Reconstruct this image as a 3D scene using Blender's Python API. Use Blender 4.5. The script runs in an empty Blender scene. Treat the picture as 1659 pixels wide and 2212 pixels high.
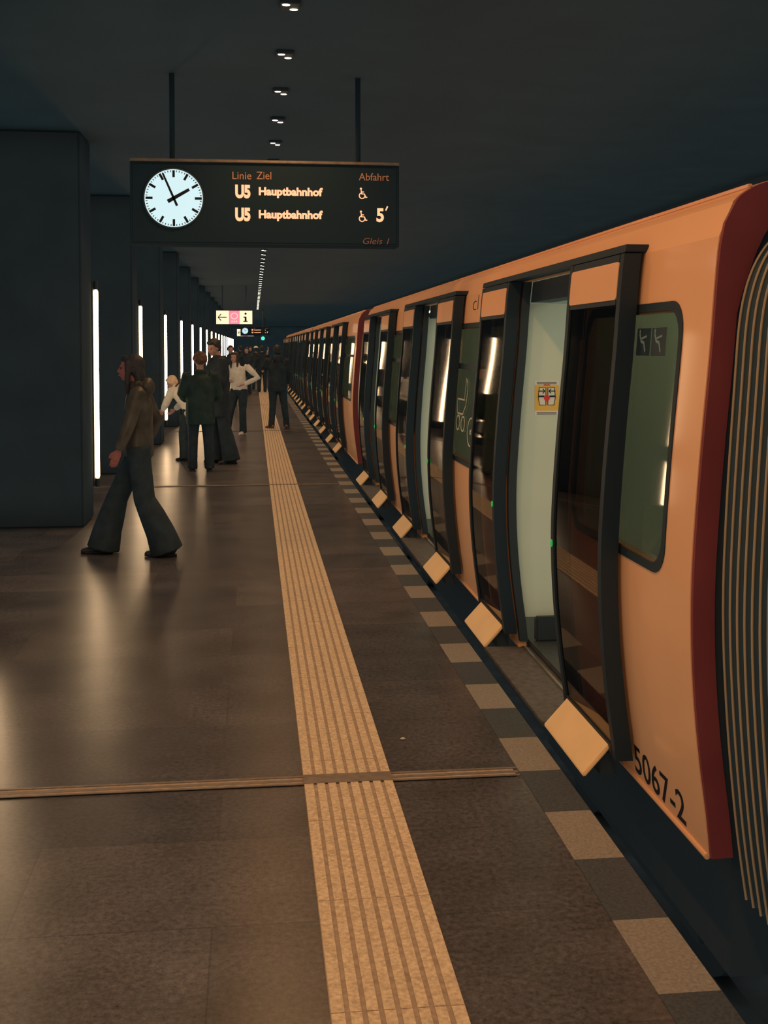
import bpy, bmesh, math, random
from mathutils import Vector, Matrix, Euler
random.seed(5)
PI = math.pi
S = bpy.context.scene
COL = S.collection
# ------------------------------------------------------------ camera, world, exposure
F, H = 2450.0, 1.72
VPX, VPY, PPX, PPY = 548.0, 748.0, 829.5, 850.0
YAW = math.atan((PPX - VPX) / F)
PITCH = math.atan((PPY - VPY) / math.hypot(F, PPX - VPX))
cd = bpy.data.cameras.new('camera'); cam = bpy.data.objects.new('camera', cd); COL.objects.link(cam)
cam.location = (0, 0, H)
cam.rotation_euler = Euler((PI/2 - PITCH, 0, -YAW), 'XYZ')
cd.sensor_fit = 'VERTICAL'; cd.sensor_height = 36; cd.lens = F/2212*36
cd.shift_y = (PPY - 1106)/2212; cd.shift_x = 0
cd.clip_start = .05; cd.clip_end = 300
S.camera = cam
RM = cam.rotation_euler.to_matrix()
def at(px, py, Y):
    "point of the plane y = Y that stands at this pixel"
    d = RM @ Vector(((px-PPX)/F, -(py-PPY)/F, -1))
    return Vector((d.x/d.y*Y, Y, H + d.z/d.y*Y))
def on_floor(px, py):
    d = RM @ Vector(((px-PPX)/F, -(py-PPY)/F, -1)); t = -H/d.z
    return Vector((d.x*t, d.y*t, 0))

S.view_settings.view_transform = 'Standard'; S.view_settings.look = 'None'
S.view_settings.gamma = 1; S.view_settings.use_curve_mapping = False
S.view_settings.exposure = 0.0
S.cycles.use_denoising = True
S.cycles.max_bounces = 8; S.cycles.transparent_max_bounces = 16
S.cycles.sample_clamp_indirect = 4
S.cycles.caustics_reflective = False; S.cycles.caustics_refractive = False
W = bpy.data.worlds.new('world'); S.world = W; W.use_nodes = True
W.node_tree.nodes['Background'].inputs[0].default_value = (.40, .80, 1.0, 1)
W.node_tree.nodes['Background'].inputs[1].default_value = .008
# even ambient fill added to lift dark surfaces; no station lamp gives it
S.cycles.use_fast_gi = True; S.cycles.fast_gi_method = 'ADD'
W.light_settings.ao_factor = .23; W.light_settings.distance = .35
TUBE_L = 18.0; TUBE_C = (1.0, .66, .36)
LAMP_W = 44.0; WARM = (1.0, .50, .19)

# ------------------------------------------------------------ materials
def mat(name, col, rough=.5, metal=0, emit=None, es=0, spec=.5, var=0, scale=20, bump=0, coat=0):
    m = bpy.data.materials.new(name); m.use_nodes = True
    nt = m.node_tree; b = nt.nodes['Principled BSDF']
    b.inputs['Base Color'].default_value = (*col, 1); b.inputs['Roughness'].default_value = rough
    b.inputs['Metallic'].default_value = metal; b.inputs['Specular IOR Level'].default_value = spec
    b.inputs['Coat Weight'].default_value = coat; b.inputs['Coat Roughness'].default_value = .08
    if emit:
        b.inputs['Emission Color'].default_value = (*emit, 1); b.inputs['Emission Strength'].default_value = es
    if var or bump:
        tc = nt.nodes.new('ShaderNodeTexCoord'); n = nt.nodes.new('ShaderNodeTexNoise')
        n.inputs['Scale'].default_value = scale; n.inputs['Detail'].default_value = 6
        nt.links.new(tc.outputs['Object'], n.inputs['Vector'])
        if var:
            r = nt.nodes.new('ShaderNodeValToRGB')
            r.color_ramp.elements[0].position = .3; r.color_ramp.elements[1].position = .7
            r.color_ramp.elements[0].color = (*[c*(1-var) for c in col], 1)
            r.color_ramp.elements[1].color = (*[min(1, c*(1+var)) for c in col], 1)
            nt.links.new(n.outputs['Fac'], r.inputs[0]); nt.links.new(r.outputs[0], b.inputs['Base Color'])
        if bump:
            bp = nt.nodes.new('ShaderNodeBump'); bp.inputs['Strength'].default_value = bump; bp.inputs['Distance'].default_value = .01
            nt.links.new(n.outputs['Fac'], bp.inputs['Height']); nt.links.new(bp.outputs[0], b.inputs['Normal'])
    return m
def glass(name, tint, rough=.03, gl=(.9, .9, .9), ior=1.5):
    m = bpy.data.materials.new(name); m.use_nodes = True; nt = m.node_tree; nt.nodes.clear()
    o = nt.nodes.new('ShaderNodeOutputMaterial'); mx = nt.nodes.new('ShaderNodeMixShader')
    t = nt.nodes.new('ShaderNodeBsdfTransparent'); g = nt.nodes.new('ShaderNodeBsdfGlossy'); f = nt.nodes.new('ShaderNodeFresnel')
    f.inputs['IOR'].default_value = ior
    t.inputs['Color'].default_value = (*tint, 1); g.inputs['Roughness'].default_value = rough; g.inputs['Color'].default_value = (*gl, 1)
    ge = nt.nodes.new('ShaderNodeNewGeometry'); iv = nt.nodes.new('ShaderNodeMath'); iv.operation = 'SUBTRACT'; iv.inputs[0].default_value = 1
    ml = nt.nodes.new('ShaderNodeMath'); ml.operation = 'MULTIPLY'
    nt.links.new(ge.outputs['Backfacing'], iv.inputs[1]); nt.links.new(iv.outputs[0], ml.inputs[0]); nt.links.new(f.outputs[0], ml.inputs[1])
    nt.links.new(ml.outputs[0], mx.inputs[0]); nt.links.new(t.outputs[0], mx.inputs[1]); nt.links.new(g.outputs[0], mx.inputs[2])
    nt.links.new(mx.outputs[0], o.inputs[0])
    return m
def floor_mat():
    m = bpy.data.materials.new('granite'); m.use_nodes = True; nt = m.node_tree; b = nt.nodes['Principled BSDF']
    tc = nt.nodes.new('ShaderNodeTexCoord'); mp = nt.nodes.new('ShaderNodeMapping')
    mp.inputs['Location'].default_value = (.13, .27, 0)
    nt.links.new(tc.outputs['Object'], mp.inputs[0])
    br = nt.nodes.new('ShaderNodeTexBrick')
    br.inputs['Scale'].default_value = 1; br.inputs['Brick Width'].default_value = 1.2; br.inputs['Row Height'].default_value = .6
    br.inputs['Mortar Size'].default_value = .003; br.inputs['Bias'].default_value = -.1
    br.inputs['Color1'].default_value = (.058, .051, .046, 1); br.inputs['Color2'].default_value = (.096, .080, .066, 1)
    br.inputs['Mortar'].default_value = (.05, .045, .04, 1)
    nt.links.new(mp.outputs[0], br.inputs[0])
    n = nt.nodes.new('ShaderNodeTexNoise'); n.inputs['Scale'].default_value = 48; n.inputs['Detail'].default_value = 9; n.inputs['Roughness'].default_value = .8
    nt.links.new(tc.outputs['Object'], n.inputs['Vector'])
    n2 = nt.nodes.new('ShaderNodeTexNoise'); n2.inputs['Scale'].default_value = 3; n2.inputs['Detail'].default_value = 8
    nt.links.new(tc.outputs['Object'], n2.inputs['Vector'])
    r = nt.nodes.new('ShaderNodeMapRange'); r.inputs[1].default_value = .3; r.inputs[2].default_value = .7; r.inputs[3].default_value = .25; r.inputs[4].default_value = 1.9
    nt.links.new(n.outputs['Fac'], r.inputs[0])
    r2 = nt.nodes.new('ShaderNodeMapRange'); r2.inputs[1].default_value = .3; r2.inputs[2].default_value = .7; r2.inputs[3].default_value = .75; r2.inputs[4].default_value = 1.25
    nt.links.new(n2.outputs['Fac'], r2.inputs[0])
    mu = nt.nodes.new('ShaderNodeMath'); mu.operation = 'MULTIPLY'
    nt.links.new(r.outputs[0], mu.inputs[0]); nt.links.new(r2.outputs[0], mu.inputs[1])
    v = nt.nodes.new('ShaderNodeVectorMath'); v.operation = 'SCALE'
    nt.links.new(br.outputs['Color'], v.inputs[0]); nt.links.new(mu.outputs[0], v.inputs['Scale'])
    nt.links.new(v.outputs[0], b.inputs['Base Color'])
    r3 = nt.nodes.new('ShaderNodeMapRange'); r3.inputs[3].default_value = .22; r3.inputs[4].default_value = .38
    nt.links.new(n.outputs['Fac'], r3.inputs[0]); nt.links.new(r3.outputs[0], b.inputs['Roughness'])
    b.inputs['Specular IOR Level'].default_value = .42
    return m
M = dict(
    floor=floor_mat(),
    strip=mat('tactile_stone', (.62, .43, .235), .6, var=.28, scale=75, bump=.2),
    groove=mat('groove_brown', (.38, .27, .17), .8, var=.2, scale=40),  # darker brown than the ribs, shows between them and under the joints
    check=mat('cream_tile', (.24, .195, .135), .55, var=.22, scale=90),
    checkdark=mat('dark_tile', (.05, .055, .055), .55, var=.3, scale=90),
    joint=mat('joint_brass', (.22, .17, .12), .5, .3, var=.2, scale=30),
    concrete=mat('dark_concrete', (.050, .058, .058), .8, var=.3, scale=4),
    wall=mat('dark_wall', (.036, .06, .07), .7, var=.12, scale=1.5),
    column=mat('column_panel', (.036, .05, .054), 1.0, spec=0, var=.1, scale=2),
    ceiling=mat('ceiling_black', (.030, .060, .072), .85, var=.08, scale=2),
    board=mat('board_black', (.016, .030, .036), .95, spec=.1),
    yellow=mat('train_yellow', (.84, .41, .18), .34, var=.03, scale=2, coat=.25),
    plate=mat('plate_yellow', (.95, .60, .26), .4, var=.04, scale=8),
    maroon=mat('end_maroon', (.20, .04, .04), .5, var=.1, scale=4),
    black=mat('black_rubber', (.031, .043, .047), .6),
    satin=mat('black_satin', (.018, .03, .036), .5, spec=.3),
    bellow=mat('bellows_fabric', (.035, .065, .078), .6),
    piping=mat('bellows_piping', (.40, .28, .15), .4),
    sill=mat('sill_rubber', (.10, .085, .07), .55, var=.25, scale=30),
    metal=mat('brushed_metal', (.5, .45, .38), .3, .9),
    pale=mat('partition_pale', (.66, .70, .50), .5, var=.03, scale=3),
    liner=mat('liner_pale', (.36, .46, .36), .5),
    intfloor=mat('car_floor', (.05, .055, .05), .5, var=.3, scale=60),
    seat=mat('seat_cloth', (.05, .07, .08), .8, var=.4, scale=25),
    ink=mat('black_ink', (.012, .014, .016), .4),
    icon=mat('icon_cream', (.60, .50, .32), .5),
    stickw=mat('sticker_white', (.82, .78, .62), .5),
    sticky=mat('sticker_yellow', (.90, .52, .10), .5),
    stickr=mat('sticker_red', (.80, .05, .06), .5),
    stickd=mat('sticker_dark', (.015, .03, .035), .4),
    stickg=mat('sticker_line', (.14, .20, .18), .5),
    glass=glass('window_glass', (.42, .44, .40), ior=1.35),
    leafglass=glass('door_glass', (.50, .41, .36), ior=1.4),
    tube=mat('tube_lamp', (1, 1, 1), .5, emit=TUBE_C, es=TUBE_L),
    spot=mat('downlight_lamp', (1, 1, 1), .5, emit=(1, .85, .62), es=9),
    carlamp=mat('car_lamp', (1, 1, 1), .5, emit=(.95, 1, .62), es=12),
    dial=mat('clock_dial', (.1, .1, .1), .4, emit=(.63, .86, .90), es=1.0),
    led=mat('led_amber', (.05, .02, .01), .4, emit=(1, .42, .22), es=1.6),
    leddim=mat('led_dim', (.3, .12, .05), .4, emit=(1, .42, .18), es=.16),
    ledfaint=mat('led_faint', (.2, .08, .05), .4, emit=(1, .45, .25), es=.055),
    lightbox=mat('lightbox_cream', (.5, .5, .4), .4, emit=(1, .83, .52), es=1.0),
    lightpink=mat('lightbox_pink', (.5, .2, .3), .4, emit=(1, .25, .32), es=.85),
    lightpale=mat('lightbox_palepink', (.5, .3, .3), .4, emit=(1, .55, .55), es=.9),
    signal=mat('signal_green', (0, .3, .2), .4, emit=(.05, 1, .55), es=1.6),
    button=mat('button_green', (0, .3, .1), .4, emit=(.08, .8, .12), es=.3),
    screen=mat('screen_lit', (.5, .4, .3), .4, emit=(1, .55, .25), es=.8),
    skin=mat('skin', (.42, .22, .15), .5), skinred=mat('skin_ruddy', (.27, .095, .075), .5),
    hair=mat('hair_dark', (.03, .03, .03), .55, var=.3, scale=60, bump=.4),
    hairbrown=mat('hair_brown', (.10, .05, .03), .6, var=.4, scale=60, bump=.4),
    hairblond=mat('hair_blond', (.62, .42, .24), .6, var=.3, scale=60, bump=.4),
    coat=mat('coat_dark', (.018, .028, .032), .8, var=.3, scale=9, bump=.3),
    coatg=mat('coat_green', (.018, .036, .03), .8, var=.3, scale=9, bump=.3),
    leather=mat('leather_brown', (.06, .052, .038), .45, var=.4, scale=9, bump=.5),
    jeans=mat('trousers_dark', (.020, .032, .036), .85, var=.25, scale=12, bump=.3),
    white=mat('jacket_cream', (.62, .54, .40), .8, var=.12, scale=14, bump=.3),
    shoe=mat('shoe_dark', (.03, .03, .03), .5), shoew=mat('shoe_cream', (.6, .5, .38), .6),
    shoer=mat('shoe_brown', (.22, .09, .06), .6), cap=mat('cap_cream', (.8, .7, .5), .7), eye=mat('eye_dark', (.02, .015, .012), .3), lip=mat('lip', (.35, .08, .07), .5),
)
# ------------------------------------------------------------ helpers
def empty(name, loc, label=None, cat=None, group=None, rz=0):
    o = bpy.data.objects.new(name, None); COL.objects.link(o); o.location = loc; o.rotation_euler = (0, 0, rz)
    o.empty_display_size = .2
    if label: o['label'] = label
    if cat: o['category'] = cat
    if group: o['group'] = group
    return o
def obj(name, bm, m, parent=None, smooth=False, label=None, origin=None, cat=None, group=None, kind=None):
    me = bpy.data.meshes.new(name)
    if origin is not None: bmesh.ops.translate(bm, verts=bm.verts, vec=-Vector(origin))
    bmesh.ops.recalc_face_normals(bm, faces=bm.faces)
    bm.to_mesh(me); bm.free()
    me.materials.append(M[m] if isinstance(m, str) else m)
    if smooth:
        for p in me.polygons: p.use_smooth = True
        me.set_sharp_from_angle(angle=math.radians(38))
    o = bpy.data.objects.new(name, me); COL.objects.link(o)
    if parent: o.parent = parent
    if origin is not None: o.location = origin
    for k, v in (('label', label), ('category', cat), ('group', group), ('kind', kind)):
        if v: o[k] = v
    return o
def B(): return bmesh.new()
def box(bm, x0, x1, y0, y1, z0, z1, bev=0):
    r = bmesh.ops.create_cube(bm, size=1)
    for v in r['verts']:
        v.co = Vector((x0+(v.co.x+.5)*(x1-x0), y0+(v.co.y+.5)*(y1-y0), z0+(v.co.z+.5)*(z1-z0)))
    if bev:
        es = list({e for v in r['verts'] for e in v.link_edges})
        bmesh.ops.bevel(bm, geom=es, offset=bev, segments=2, affect='EDGES')
    return bm
def cyl(bm, c, r, h, axis='z', n=24, r2=None):
    r_ = bmesh.ops.create_cone(bm, cap_ends=True, segments=n, radius1=r, radius2=r if r2 is None else r2, depth=h)
    R = {'z': Matrix(), 'y': Matrix.Rotation(PI/2, 4, 'X'), 'x': Matrix.Rotation(PI/2, 4, 'Y')}[axis]
    for v in r_['verts']: v.co = (R @ v.co) + Vector(c)
    return bm
def ball(bm, c, rx, ry=None, rz=None, n=16, rot=None):
    ry = rx if ry is None else ry; rz = rx if rz is None else rz
    r_ = bmesh.ops.create_uvsphere(bm, u_segments=n, v_segments=max(8, n*2//3), radius=1)
    for v in r_['verts']:
        p = Vector((v.co.x*rx, v.co.y*ry, v.co.z*rz))
        if rot: p = rot @ p
        v.co = p + Vector(c)
    return bm
def loft(bm, pts, rad, n=14, ref=None, caps=True):
    "closed tube through pts; rad is r or (ra, rb): ra along the side axis, rb across it"
    pts = [Vector(p) for p in pts]; rings = []
    side = Vector(ref) if ref else Vector((1, 0, 0))
    for i, p in enumerate(pts):
        d = (pts[min(i+1, len(pts)-1)] - pts[max(i-1, 0)]).normalized()
        s = (side - d*side.dot(d))
        if s.length < 1e-3: s = Vector((0, 1, 0)) - d*d.y
        s.normalize(); t = d.cross(s)
        r = rad[i]; ra, rb = r if isinstance(r, tuple) else (r, r)
        rings.append([bm.verts.new(p + s*(math.cos(2*PI*k/n)*ra) + t*(math.sin(2*PI*k/n)*rb)) for k in range(n)])
    for a, b in zip(rings, rings[1:]):
        for k in range(n): bm.faces.new((a[k], a[(k+1) % n], b[(k+1) % n], b[k]))
    if caps:
        bm.faces.new(rings[0][::-1]); bm.faces.new(rings[-1])
    return bm
def stroke(bm, pts, w, P, off=0, th=.002, closed=False):
    "flat line of width w along 2-D pts, mapped by P(u, v, off) and given thickness th"
    n = len(pts); L = []
    for i in range(n):
        a = pts[i-1] if (i or closed) else pts[i]; b = pts[(i+1) % n] if (i < n-1 or closed) else pts[i]
        dx, dy = b[0]-a[0], b[1]-a[1]; l = math.hypot(dx, dy) or 1
        nx, ny = -dy/l*w/2, dx/l*w/2
        u, v = pts[i]
        L.append([bm.verts.new(P(u+nx, v+ny, off+th)), bm.verts.new(P(u-nx, v-ny, off+th)), bm.verts.new(P(u-nx, v-ny, off)), bm.verts.new(P(u+nx, v+ny, off))])
    for i in range(n if closed else n-1):
        a, b = L[i], L[(i+1) % n]
        for k in range(4): bm.faces.new((a[k], a[(k+1) % 4], b[(k+1) % 4], b[k]))
    if not closed: bm.faces.new(L[0]); bm.faces.new(L[-1][::-1])
def poly(bm, pts, P, off=0, th=.002):
    t = [bm.verts.new(P(u, v, off+th)) for u, v in pts]; b = [bm.verts.new(P(u, v, off)) for u, v in pts]
    bm.faces.new(t); bm.faces.new(b[::-1]); n = len(pts)
    for i in range(n): bm.faces.new((t[i], b[i], b[(i+1) % n], t[(i+1) % n]))
def arc(cx, cy, r, a0=0, a1=360, n=24, ry=None):
    ry = r if ry is None else ry; full = abs(a1-a0) >= 360
    return [(cx+r*math.cos(math.radians(a0+(a1-a0)*i/n)), cy+ry*math.sin(math.radians(a0+(a1-a0)*i/n))) for i in range(n if full else n+1)]
def text_bm(s, P, u0, u1, v0, v1, off=0, th=.002, bold=0, shear=0, sub=False):
    "text mesh fitted to the box u0..u1, v0..v1 and mapped by P"
    c = bpy.data.curves.new('t', 'FONT'); c.body = s; c.size = 1; c.offset = bold; c.shear = shear; c.extrude = .01; c.resolution_u = 4
    c.fill_mode = 'BOTH'
    o = bpy.data.objects.new('t', c); COL.objects.link(o)
    me = bpy.data.meshes.new_from_object(o.evaluated_get(bpy.context.evaluated_depsgraph_get()))
    bpy.data.objects.remove(o); bpy.data.curves.remove(c)
    bm = B(); bm.from_mesh(me); bpy.data.meshes.remove(me)
    if sub: bmesh.ops.subdivide_edges(bm, edges=bm.edges, cuts=1)
    xs = [v.co.x for v in bm.verts]; ys = [v.co.y for v in bm.verts]
    xa, xb, ya, yb = min(xs), max(xs), min(ys), max(ys)
    for v in bm.verts:
        v.co = P(u0+(v.co.x-xa)/(xb-xa)*(u1-u0), v0+(v.co.y-ya)/(yb-ya)*(v1-v0), off + (th if v.co.z > 0 else 0))
    return bm
ORD = ['first', 'second', 'third', 'fourth', 'fifth', 'sixth', 'seventh', 'eighth', 'ninth', 'tenth', 'eleventh', 'twelfth', 'thirteenth',
       'fourteenth', 'fifteenth', 'sixteenth', 'seventeenth', 'eighteenth', 'nineteenth', 'twentieth', 'twenty-first', 'twenty-second', 'twenty-third', 'twenty-fourth', 'twenty-fifth']
YN, YF = -4.0, 112.0                    # ends of the platform
EDGE, CZ, TX = 1.235, 3.74, -1.575       # platform edge, ceiling height, line of the tubes
# ------------------------------------------------------------ the setting
bm = B()
box(bm, -8.5, EDGE, YN, YF, -1.1, 0)
obj('floor', bm, 'floor', kind='structure', label='dark brown granite platform floor')
obj('floor_track', box(B(), EDGE, 6.0, YN, YF, -1.3, -1.1), 'concrete', kind='structure')
obj('ceiling', box(B(), -8.6, 6.2, YN, YF, CZ, CZ+.2), 'ceiling', kind='structure')
obj('wall_left', box(B(), -8.7, -8.5, YN, YF, -1.1, CZ), 'wall', kind='structure')
obj('wall_right', box(B(), 6.0, 6.2, YN, YF, -1.3, CZ), 'wall', kind='structure')
obj('wall_back', box(B(), -8.6, 6.2, YF, YF+.2, -1.3, CZ), 'wall', kind='structure')
# rails under the train
bm = B()
for x in (1.98, 3.42):
    box(bm, x-.035, x+.035, YN, YF, -1.1, -.98)
obj('trim_7', bm, 'concrete', kind='structure')
# tactile guide strip with grooves
sx0, sx1 = .188, .540
bm = B(); box(bm, sx0, sx1, YN, YF, 0, .003)
obj('trim_1', bm, 'groove', kind='structure', label='grooves of the pale tactile guide strip')
bm = B(); n = 8; pitch = (sx1-sx0)/n
y = -3.7
while y < YF-1:
    L = 2.38 if y > 30 else .595
    for k in range(n):
        a = sx0 + k*pitch + (.002 if k == 0 else .007); b = sx0 + (k+1)*pitch - (.002 if k == n-1 else .007)
        box(bm, a, b, y, y+L-.004, .003, .008)
    y += L
obj('trim_2', bm, 'strip', kind='structure', label='pale ribbed tactile guide strip in the floor')
# cream and dark warning tiles along the edge
bm = B(); bd = B(); y = 2.84-6*.796
while y < YF:
    box(bm, 1.06, EDGE-.002, y, y+.39, 0, .002); box(bd, 1.06, EDGE-.002, y+.39, y+.796, 0, .002); y += .796
obj('trim_3', bm, 'check', kind='structure', label='cream tiles of the chequered platform edge')
obj('trim_4', bd, 'checkdark', kind='structure')
# expansion joints
bm = B(); bd = B()
for yj in (4.43-9.6, 4.43, 14.1, 23.2, 33.6, 43.5, 53):
    if yj < YN: continue
    for a, b in ((-8.5, sx0), (sx0, sx1), (sx1, 1.055)):
        if a == sx0: box(bm, a, b, yj-.045, yj+.045, .006, .0095); continue
        box(bm, a, b, yj-.045, yj-.030, 0, .006); box(bm, a, b, yj+.030, yj+.045, 0, .006); box(bm, a, b, yj-.012, yj+.012, 0, .004)
    box(bd, -8.5, sx0, yj-.045, yj+.045, 0, .003); box(bd, sx1, 1.04, yj-.045, yj+.045, 0, .003)
obj('trim_5', bm, 'joint', kind='structure', label='metal expansion joints across the platform')
obj('trim_6', bd, 'groove', kind='structure')
# columns and their light tubes
TY = [6.98 + 4.55*i + (.17 if i > 0 else 0) for i in range(-2, 19)]
TZ0, TZ1 = .39, 2.29
proto = None
def word(i):
    return 'first' if i == 0 else ORD[i]
for i, ty in enumerate(TY):
    k = i-2
    c = box(B(), -3.1, TX-.035, ty-.74, ty-.05, 0, CZ, .02)
    obj('column', c, 'column', kind='structure')
    if proto is None:
        r = empty('tube_light', (TX, ty, TZ0)); g = B(); Lh = TZ1-TZ0
        loft(g, [(0, 0, 0), (0, 0, .004), (0, 0, .02), (0, 0, Lh-.02), (0, 0, Lh-.004), (0, 0, Lh)], [.007, .017, .0225, .0225, .017, .007], 18)
        obj('glow_tube', g, 'tube', r, True)
        g = B(); box(g, -.050, -.022, -.055, .02, -.08, Lh+.08, .004); obj('back_rail', g, 'black', r)
        for z in (-.045, Lh+.045):
            obj('end_cap', cyl(B(), (0, 0, z), .022, .085), 'black', r, True)
        proto = r
    else:
        r = proto.copy(); COL.objects.link(r); r.location = (TX, ty, TZ0)
        for ch in proto.children:
            q = ch.copy(); COL.objects.link(q); q.parent = r
    r['category'] = 'light'; r['group'] = 'vertical light tubes along the columns'
    if k < 0: r['label'] = 'glowing vertical light tube on a column %s the viewpoint' % ('beside' if k == -1 else 'behind')
    elif k == 0: r['label'] = 'light tube at the very left edge, whose glow shines on the floor'
    elif k == 1: r['label'] = 'tallest glowing light tube, on the left column beyond the walking person'
    elif k == 2: r['label'] = 'glowing light tube directly above the head of the walking person'
    elif k == 3: r['label'] = 'glowing light tube just left of the bending blond person'
    elif k == 4: r['label'] = 'glowing light tube ending above the bending blond person, on a dark column'
    else: r['label'] = '%s glowing tube along the columns, counted from the tallest one' % ORD[k-1]

# ceiling downlights
nd = 0; dp = None
y = 6.78-9*1.135
while y < 62:
    loc = (.222, y, CZ)
    if dp is None:
        dp = r = empty('ceiling_spotlight', loc)
        obj('housing', box(B(), -.06, .06, -.08, .08, -.025, .001, .006), 'black', r)
        for s in (-1, 1):
            g = B(); ball(g, (s*.024, s*.045, -.026), .024, .015, .004, 14); obj('lamp', g, 'spot', r, True)
        ld = bpy.data.lights.new('downlight', 'SPOT'); ld.energy = LAMP_W; ld.color = WARM; ld.spot_size = math.radians(150); ld.spot_blend = .8; ld.shadow_soft_size = .05
        lo = bpy.data.objects.new('downlight', ld); COL.objects.link(lo); lo.parent = r; lo.location = (0, 0, -.06)
        far_light = ld.copy(); far_light.energy = LAMP_W*.66
    else:
        r = dp.copy(); COL.objects.link(r); r.location = loc
        for ch in dp.children:
            q = ch.copy(); COL.objects.link(q); q.parent = r
            if q.type == 'LIGHT' and y > 8: q.data = far_light
    r['category'] = 'ceiling light'; r['group'] = 'row of small ceiling spotlights'
    if y < 6: r['label'] = 'small ceiling spotlight overhead or behind the viewer, outside the frame'; y += 1.135; continue
    if nd < 5: r['label'] = ['topmost small twin ceiling spotlight, nearest the viewer', 'second small twin ceiling spotlight from the top', 'third twin ceiling spotlight from the top of the row', 'fourth ceiling spotlight, second above the departure board', 'small ceiling spotlight just above the departure board'][nd]
    elif y < 23: r['label'] = 'small ceiling spotlight hidden behind the departure board'
    else: r['label'] = 'one tiny spotlight in the distant row below the departure board'
    nd += 1; y += 1.135

# ------------------------------------------------------------ the train
SIDE = [(-.10, 1.53), (0, 1.517), (.12, 1.505), (.3, 1.480), (.5, 1.458), (.7, 1.445), (.9, 1.442), (1.1, 1.450), (1.4, 1.471), (1.7, 1.497), (1.95, 1.514), (2.08, 1.527), (2.15, 1.545), (2.2, 1.575), (2.24, 1.63)]
def prof(z):
    z = min(max(z, 0), 2.2)
    for i in range(1, len(SIDE)-2):
        if z <= SIDE[i+1][0] + 1e-9: break
    (z0, x0), (z1, x1), (z2, x2), (z3, x3) = SIDE[i-1], SIDE[i], SIDE[i+1], SIDE[i+2]
    t = (z-z1)/(z2-z1); m1 = (x2-x0)/(z2-z0)*(z2-z1); m2 = (x3-x1)/(z3-z1)*(z2-z1)
    return (2*t**3-3*t*t+1)*x1 + (t**3-2*t*t+t)*m1 + (-2*t**3+3*t*t)*x2 + (t**3-t*t)*m2
XC = 2.72
def smooth(P, n=5):
    "Catmull-Rom curve through 2-D points"
    Q = []
    for i in range(len(P)-1):
        p0, p1, p2, p3 = P[max(i-1, 0)], P[i], P[i+1], P[min(i+2, len(P)-1)]
        for k in range(n):
            t = k/n
            Q.append(tuple(.5*(2*b+(c-a)*t+(2*a-5*b+4*c-d)*t*t+(3*b-a-3*c+d)*t**3) for a, b, c, d in zip(p0, p1, p2, p3)))
    return Q + [P[-1]]
def cp(bm, y0, y1, z0, z1, off=0, th=.03, r=0, mirror=False):
    zs = set(); n = max(1, int((z1-z0)/.06))
    for i in range(n+1): zs.add(round(z0+(z1-z0)*i/n, 5))
    if r:
        for i in range(6):
            a = PI/2*i/5
            zs.add(round(z0+r-r*math.sin(a), 5)); zs.add(round(z1-r+r*math.sin(a), 5))
    R = []
    for z in sorted(zs):
        s = 0
        if r and z > z1-r: s = r - math.sqrt(max(0, r*r-(z-z1+r)**2))
        if r and z < z0+r: s = r - math.sqrt(max(0, r*r-(z0+r-z)**2))
        s = min(s, (y1-y0)/2-.001)
        xo, xi = prof(z)-off, prof(z)-off+th
        if mirror: xo, xi = 2*XC-xo, 2*XC-xi
        R.append([bm.verts.new(p) for p in ((xo, y0+s, z), (xo, y1-s, z), (xi, y1-s, z), (xi, y0+s, z))])
    for a, b in zip(R, R[1:]):
        for k in range(4): bm.faces.new((a[k], a[(k+1) % 4], b[(k+1) % 4], b[k]))
    bm.faces.new(R[0][::-1]); bm.faces.new(R[-1])
    return bm
def outline(y0, y1, z0, z1, r, step=.06):
    P = []
    def seg(a, b):
        n = max(1, int(math.dist(a, b)/step)+1)
        for i in range(n): P.append((a[0]+(b[0]-a[0])*i/n, a[1]+(b[1]-a[1])*i/n))
    def co(cx, cy, a0):
        for i in range(6):
            a = math.radians(a0+90*i/6); P.append((cx+r*math.cos(a), cy+r*math.sin(a)))
    seg((y0+r, z0), (y1-r, z0)); co(y1-r, z0+r, -90); seg((y1, z0+r), (y1, z1-r)); co(y1-r, z1-r, 0)
    seg((y1-r, z1), (y0+r, z1)); co(y0+r, z1-r, 90); seg((y0, z1-r), (y0, z0+r)); co(y0+r, z0+r, 180)
    return P
def ring(bm, y0, y1, z0, z1, r, w, off, th):
    O = outline(y0, y1, z0, z1, r); cy, cz = (y0+y1)/2, (z0+z1)/2; hy, hz = (y1-y0)/2, (z1-z0)/2
    I = [(cy+(y-cy)*(hy-w)/hy, cz+(z-cz)*(hz-w)/hz) for y, z in O]
    A = [bm.verts.new((prof(z)-off, y, z)) for y, z in O]; Bv = [bm.verts.new((prof(z)-off, y, z)) for y, z in I]
    C = [bm.verts.new((prof(z)-off+th, y, z)) for y, z in I]; D = [bm.verts.new((prof(z)-off+th, y, z)) for y, z in O]
    n = len(O)
    for i in range(n):
        j = (i+1) % n
        for p, q in ((A, Bv), (Bv, C), (C, D), (D, A)): bm.faces.new((p[i], p[j], q[j], q[i]))
def PS(u, v, off=0):                       # body side: u runs along the train towards the camera, v up
    return Vector((prof(v)-off, -u, v))
FLOORZ = .03
DW = .62; LEAF = .76; WZ0, WZ1 = .90, 1.885; DZ = 2.085
leaf_cache = {}
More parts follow.
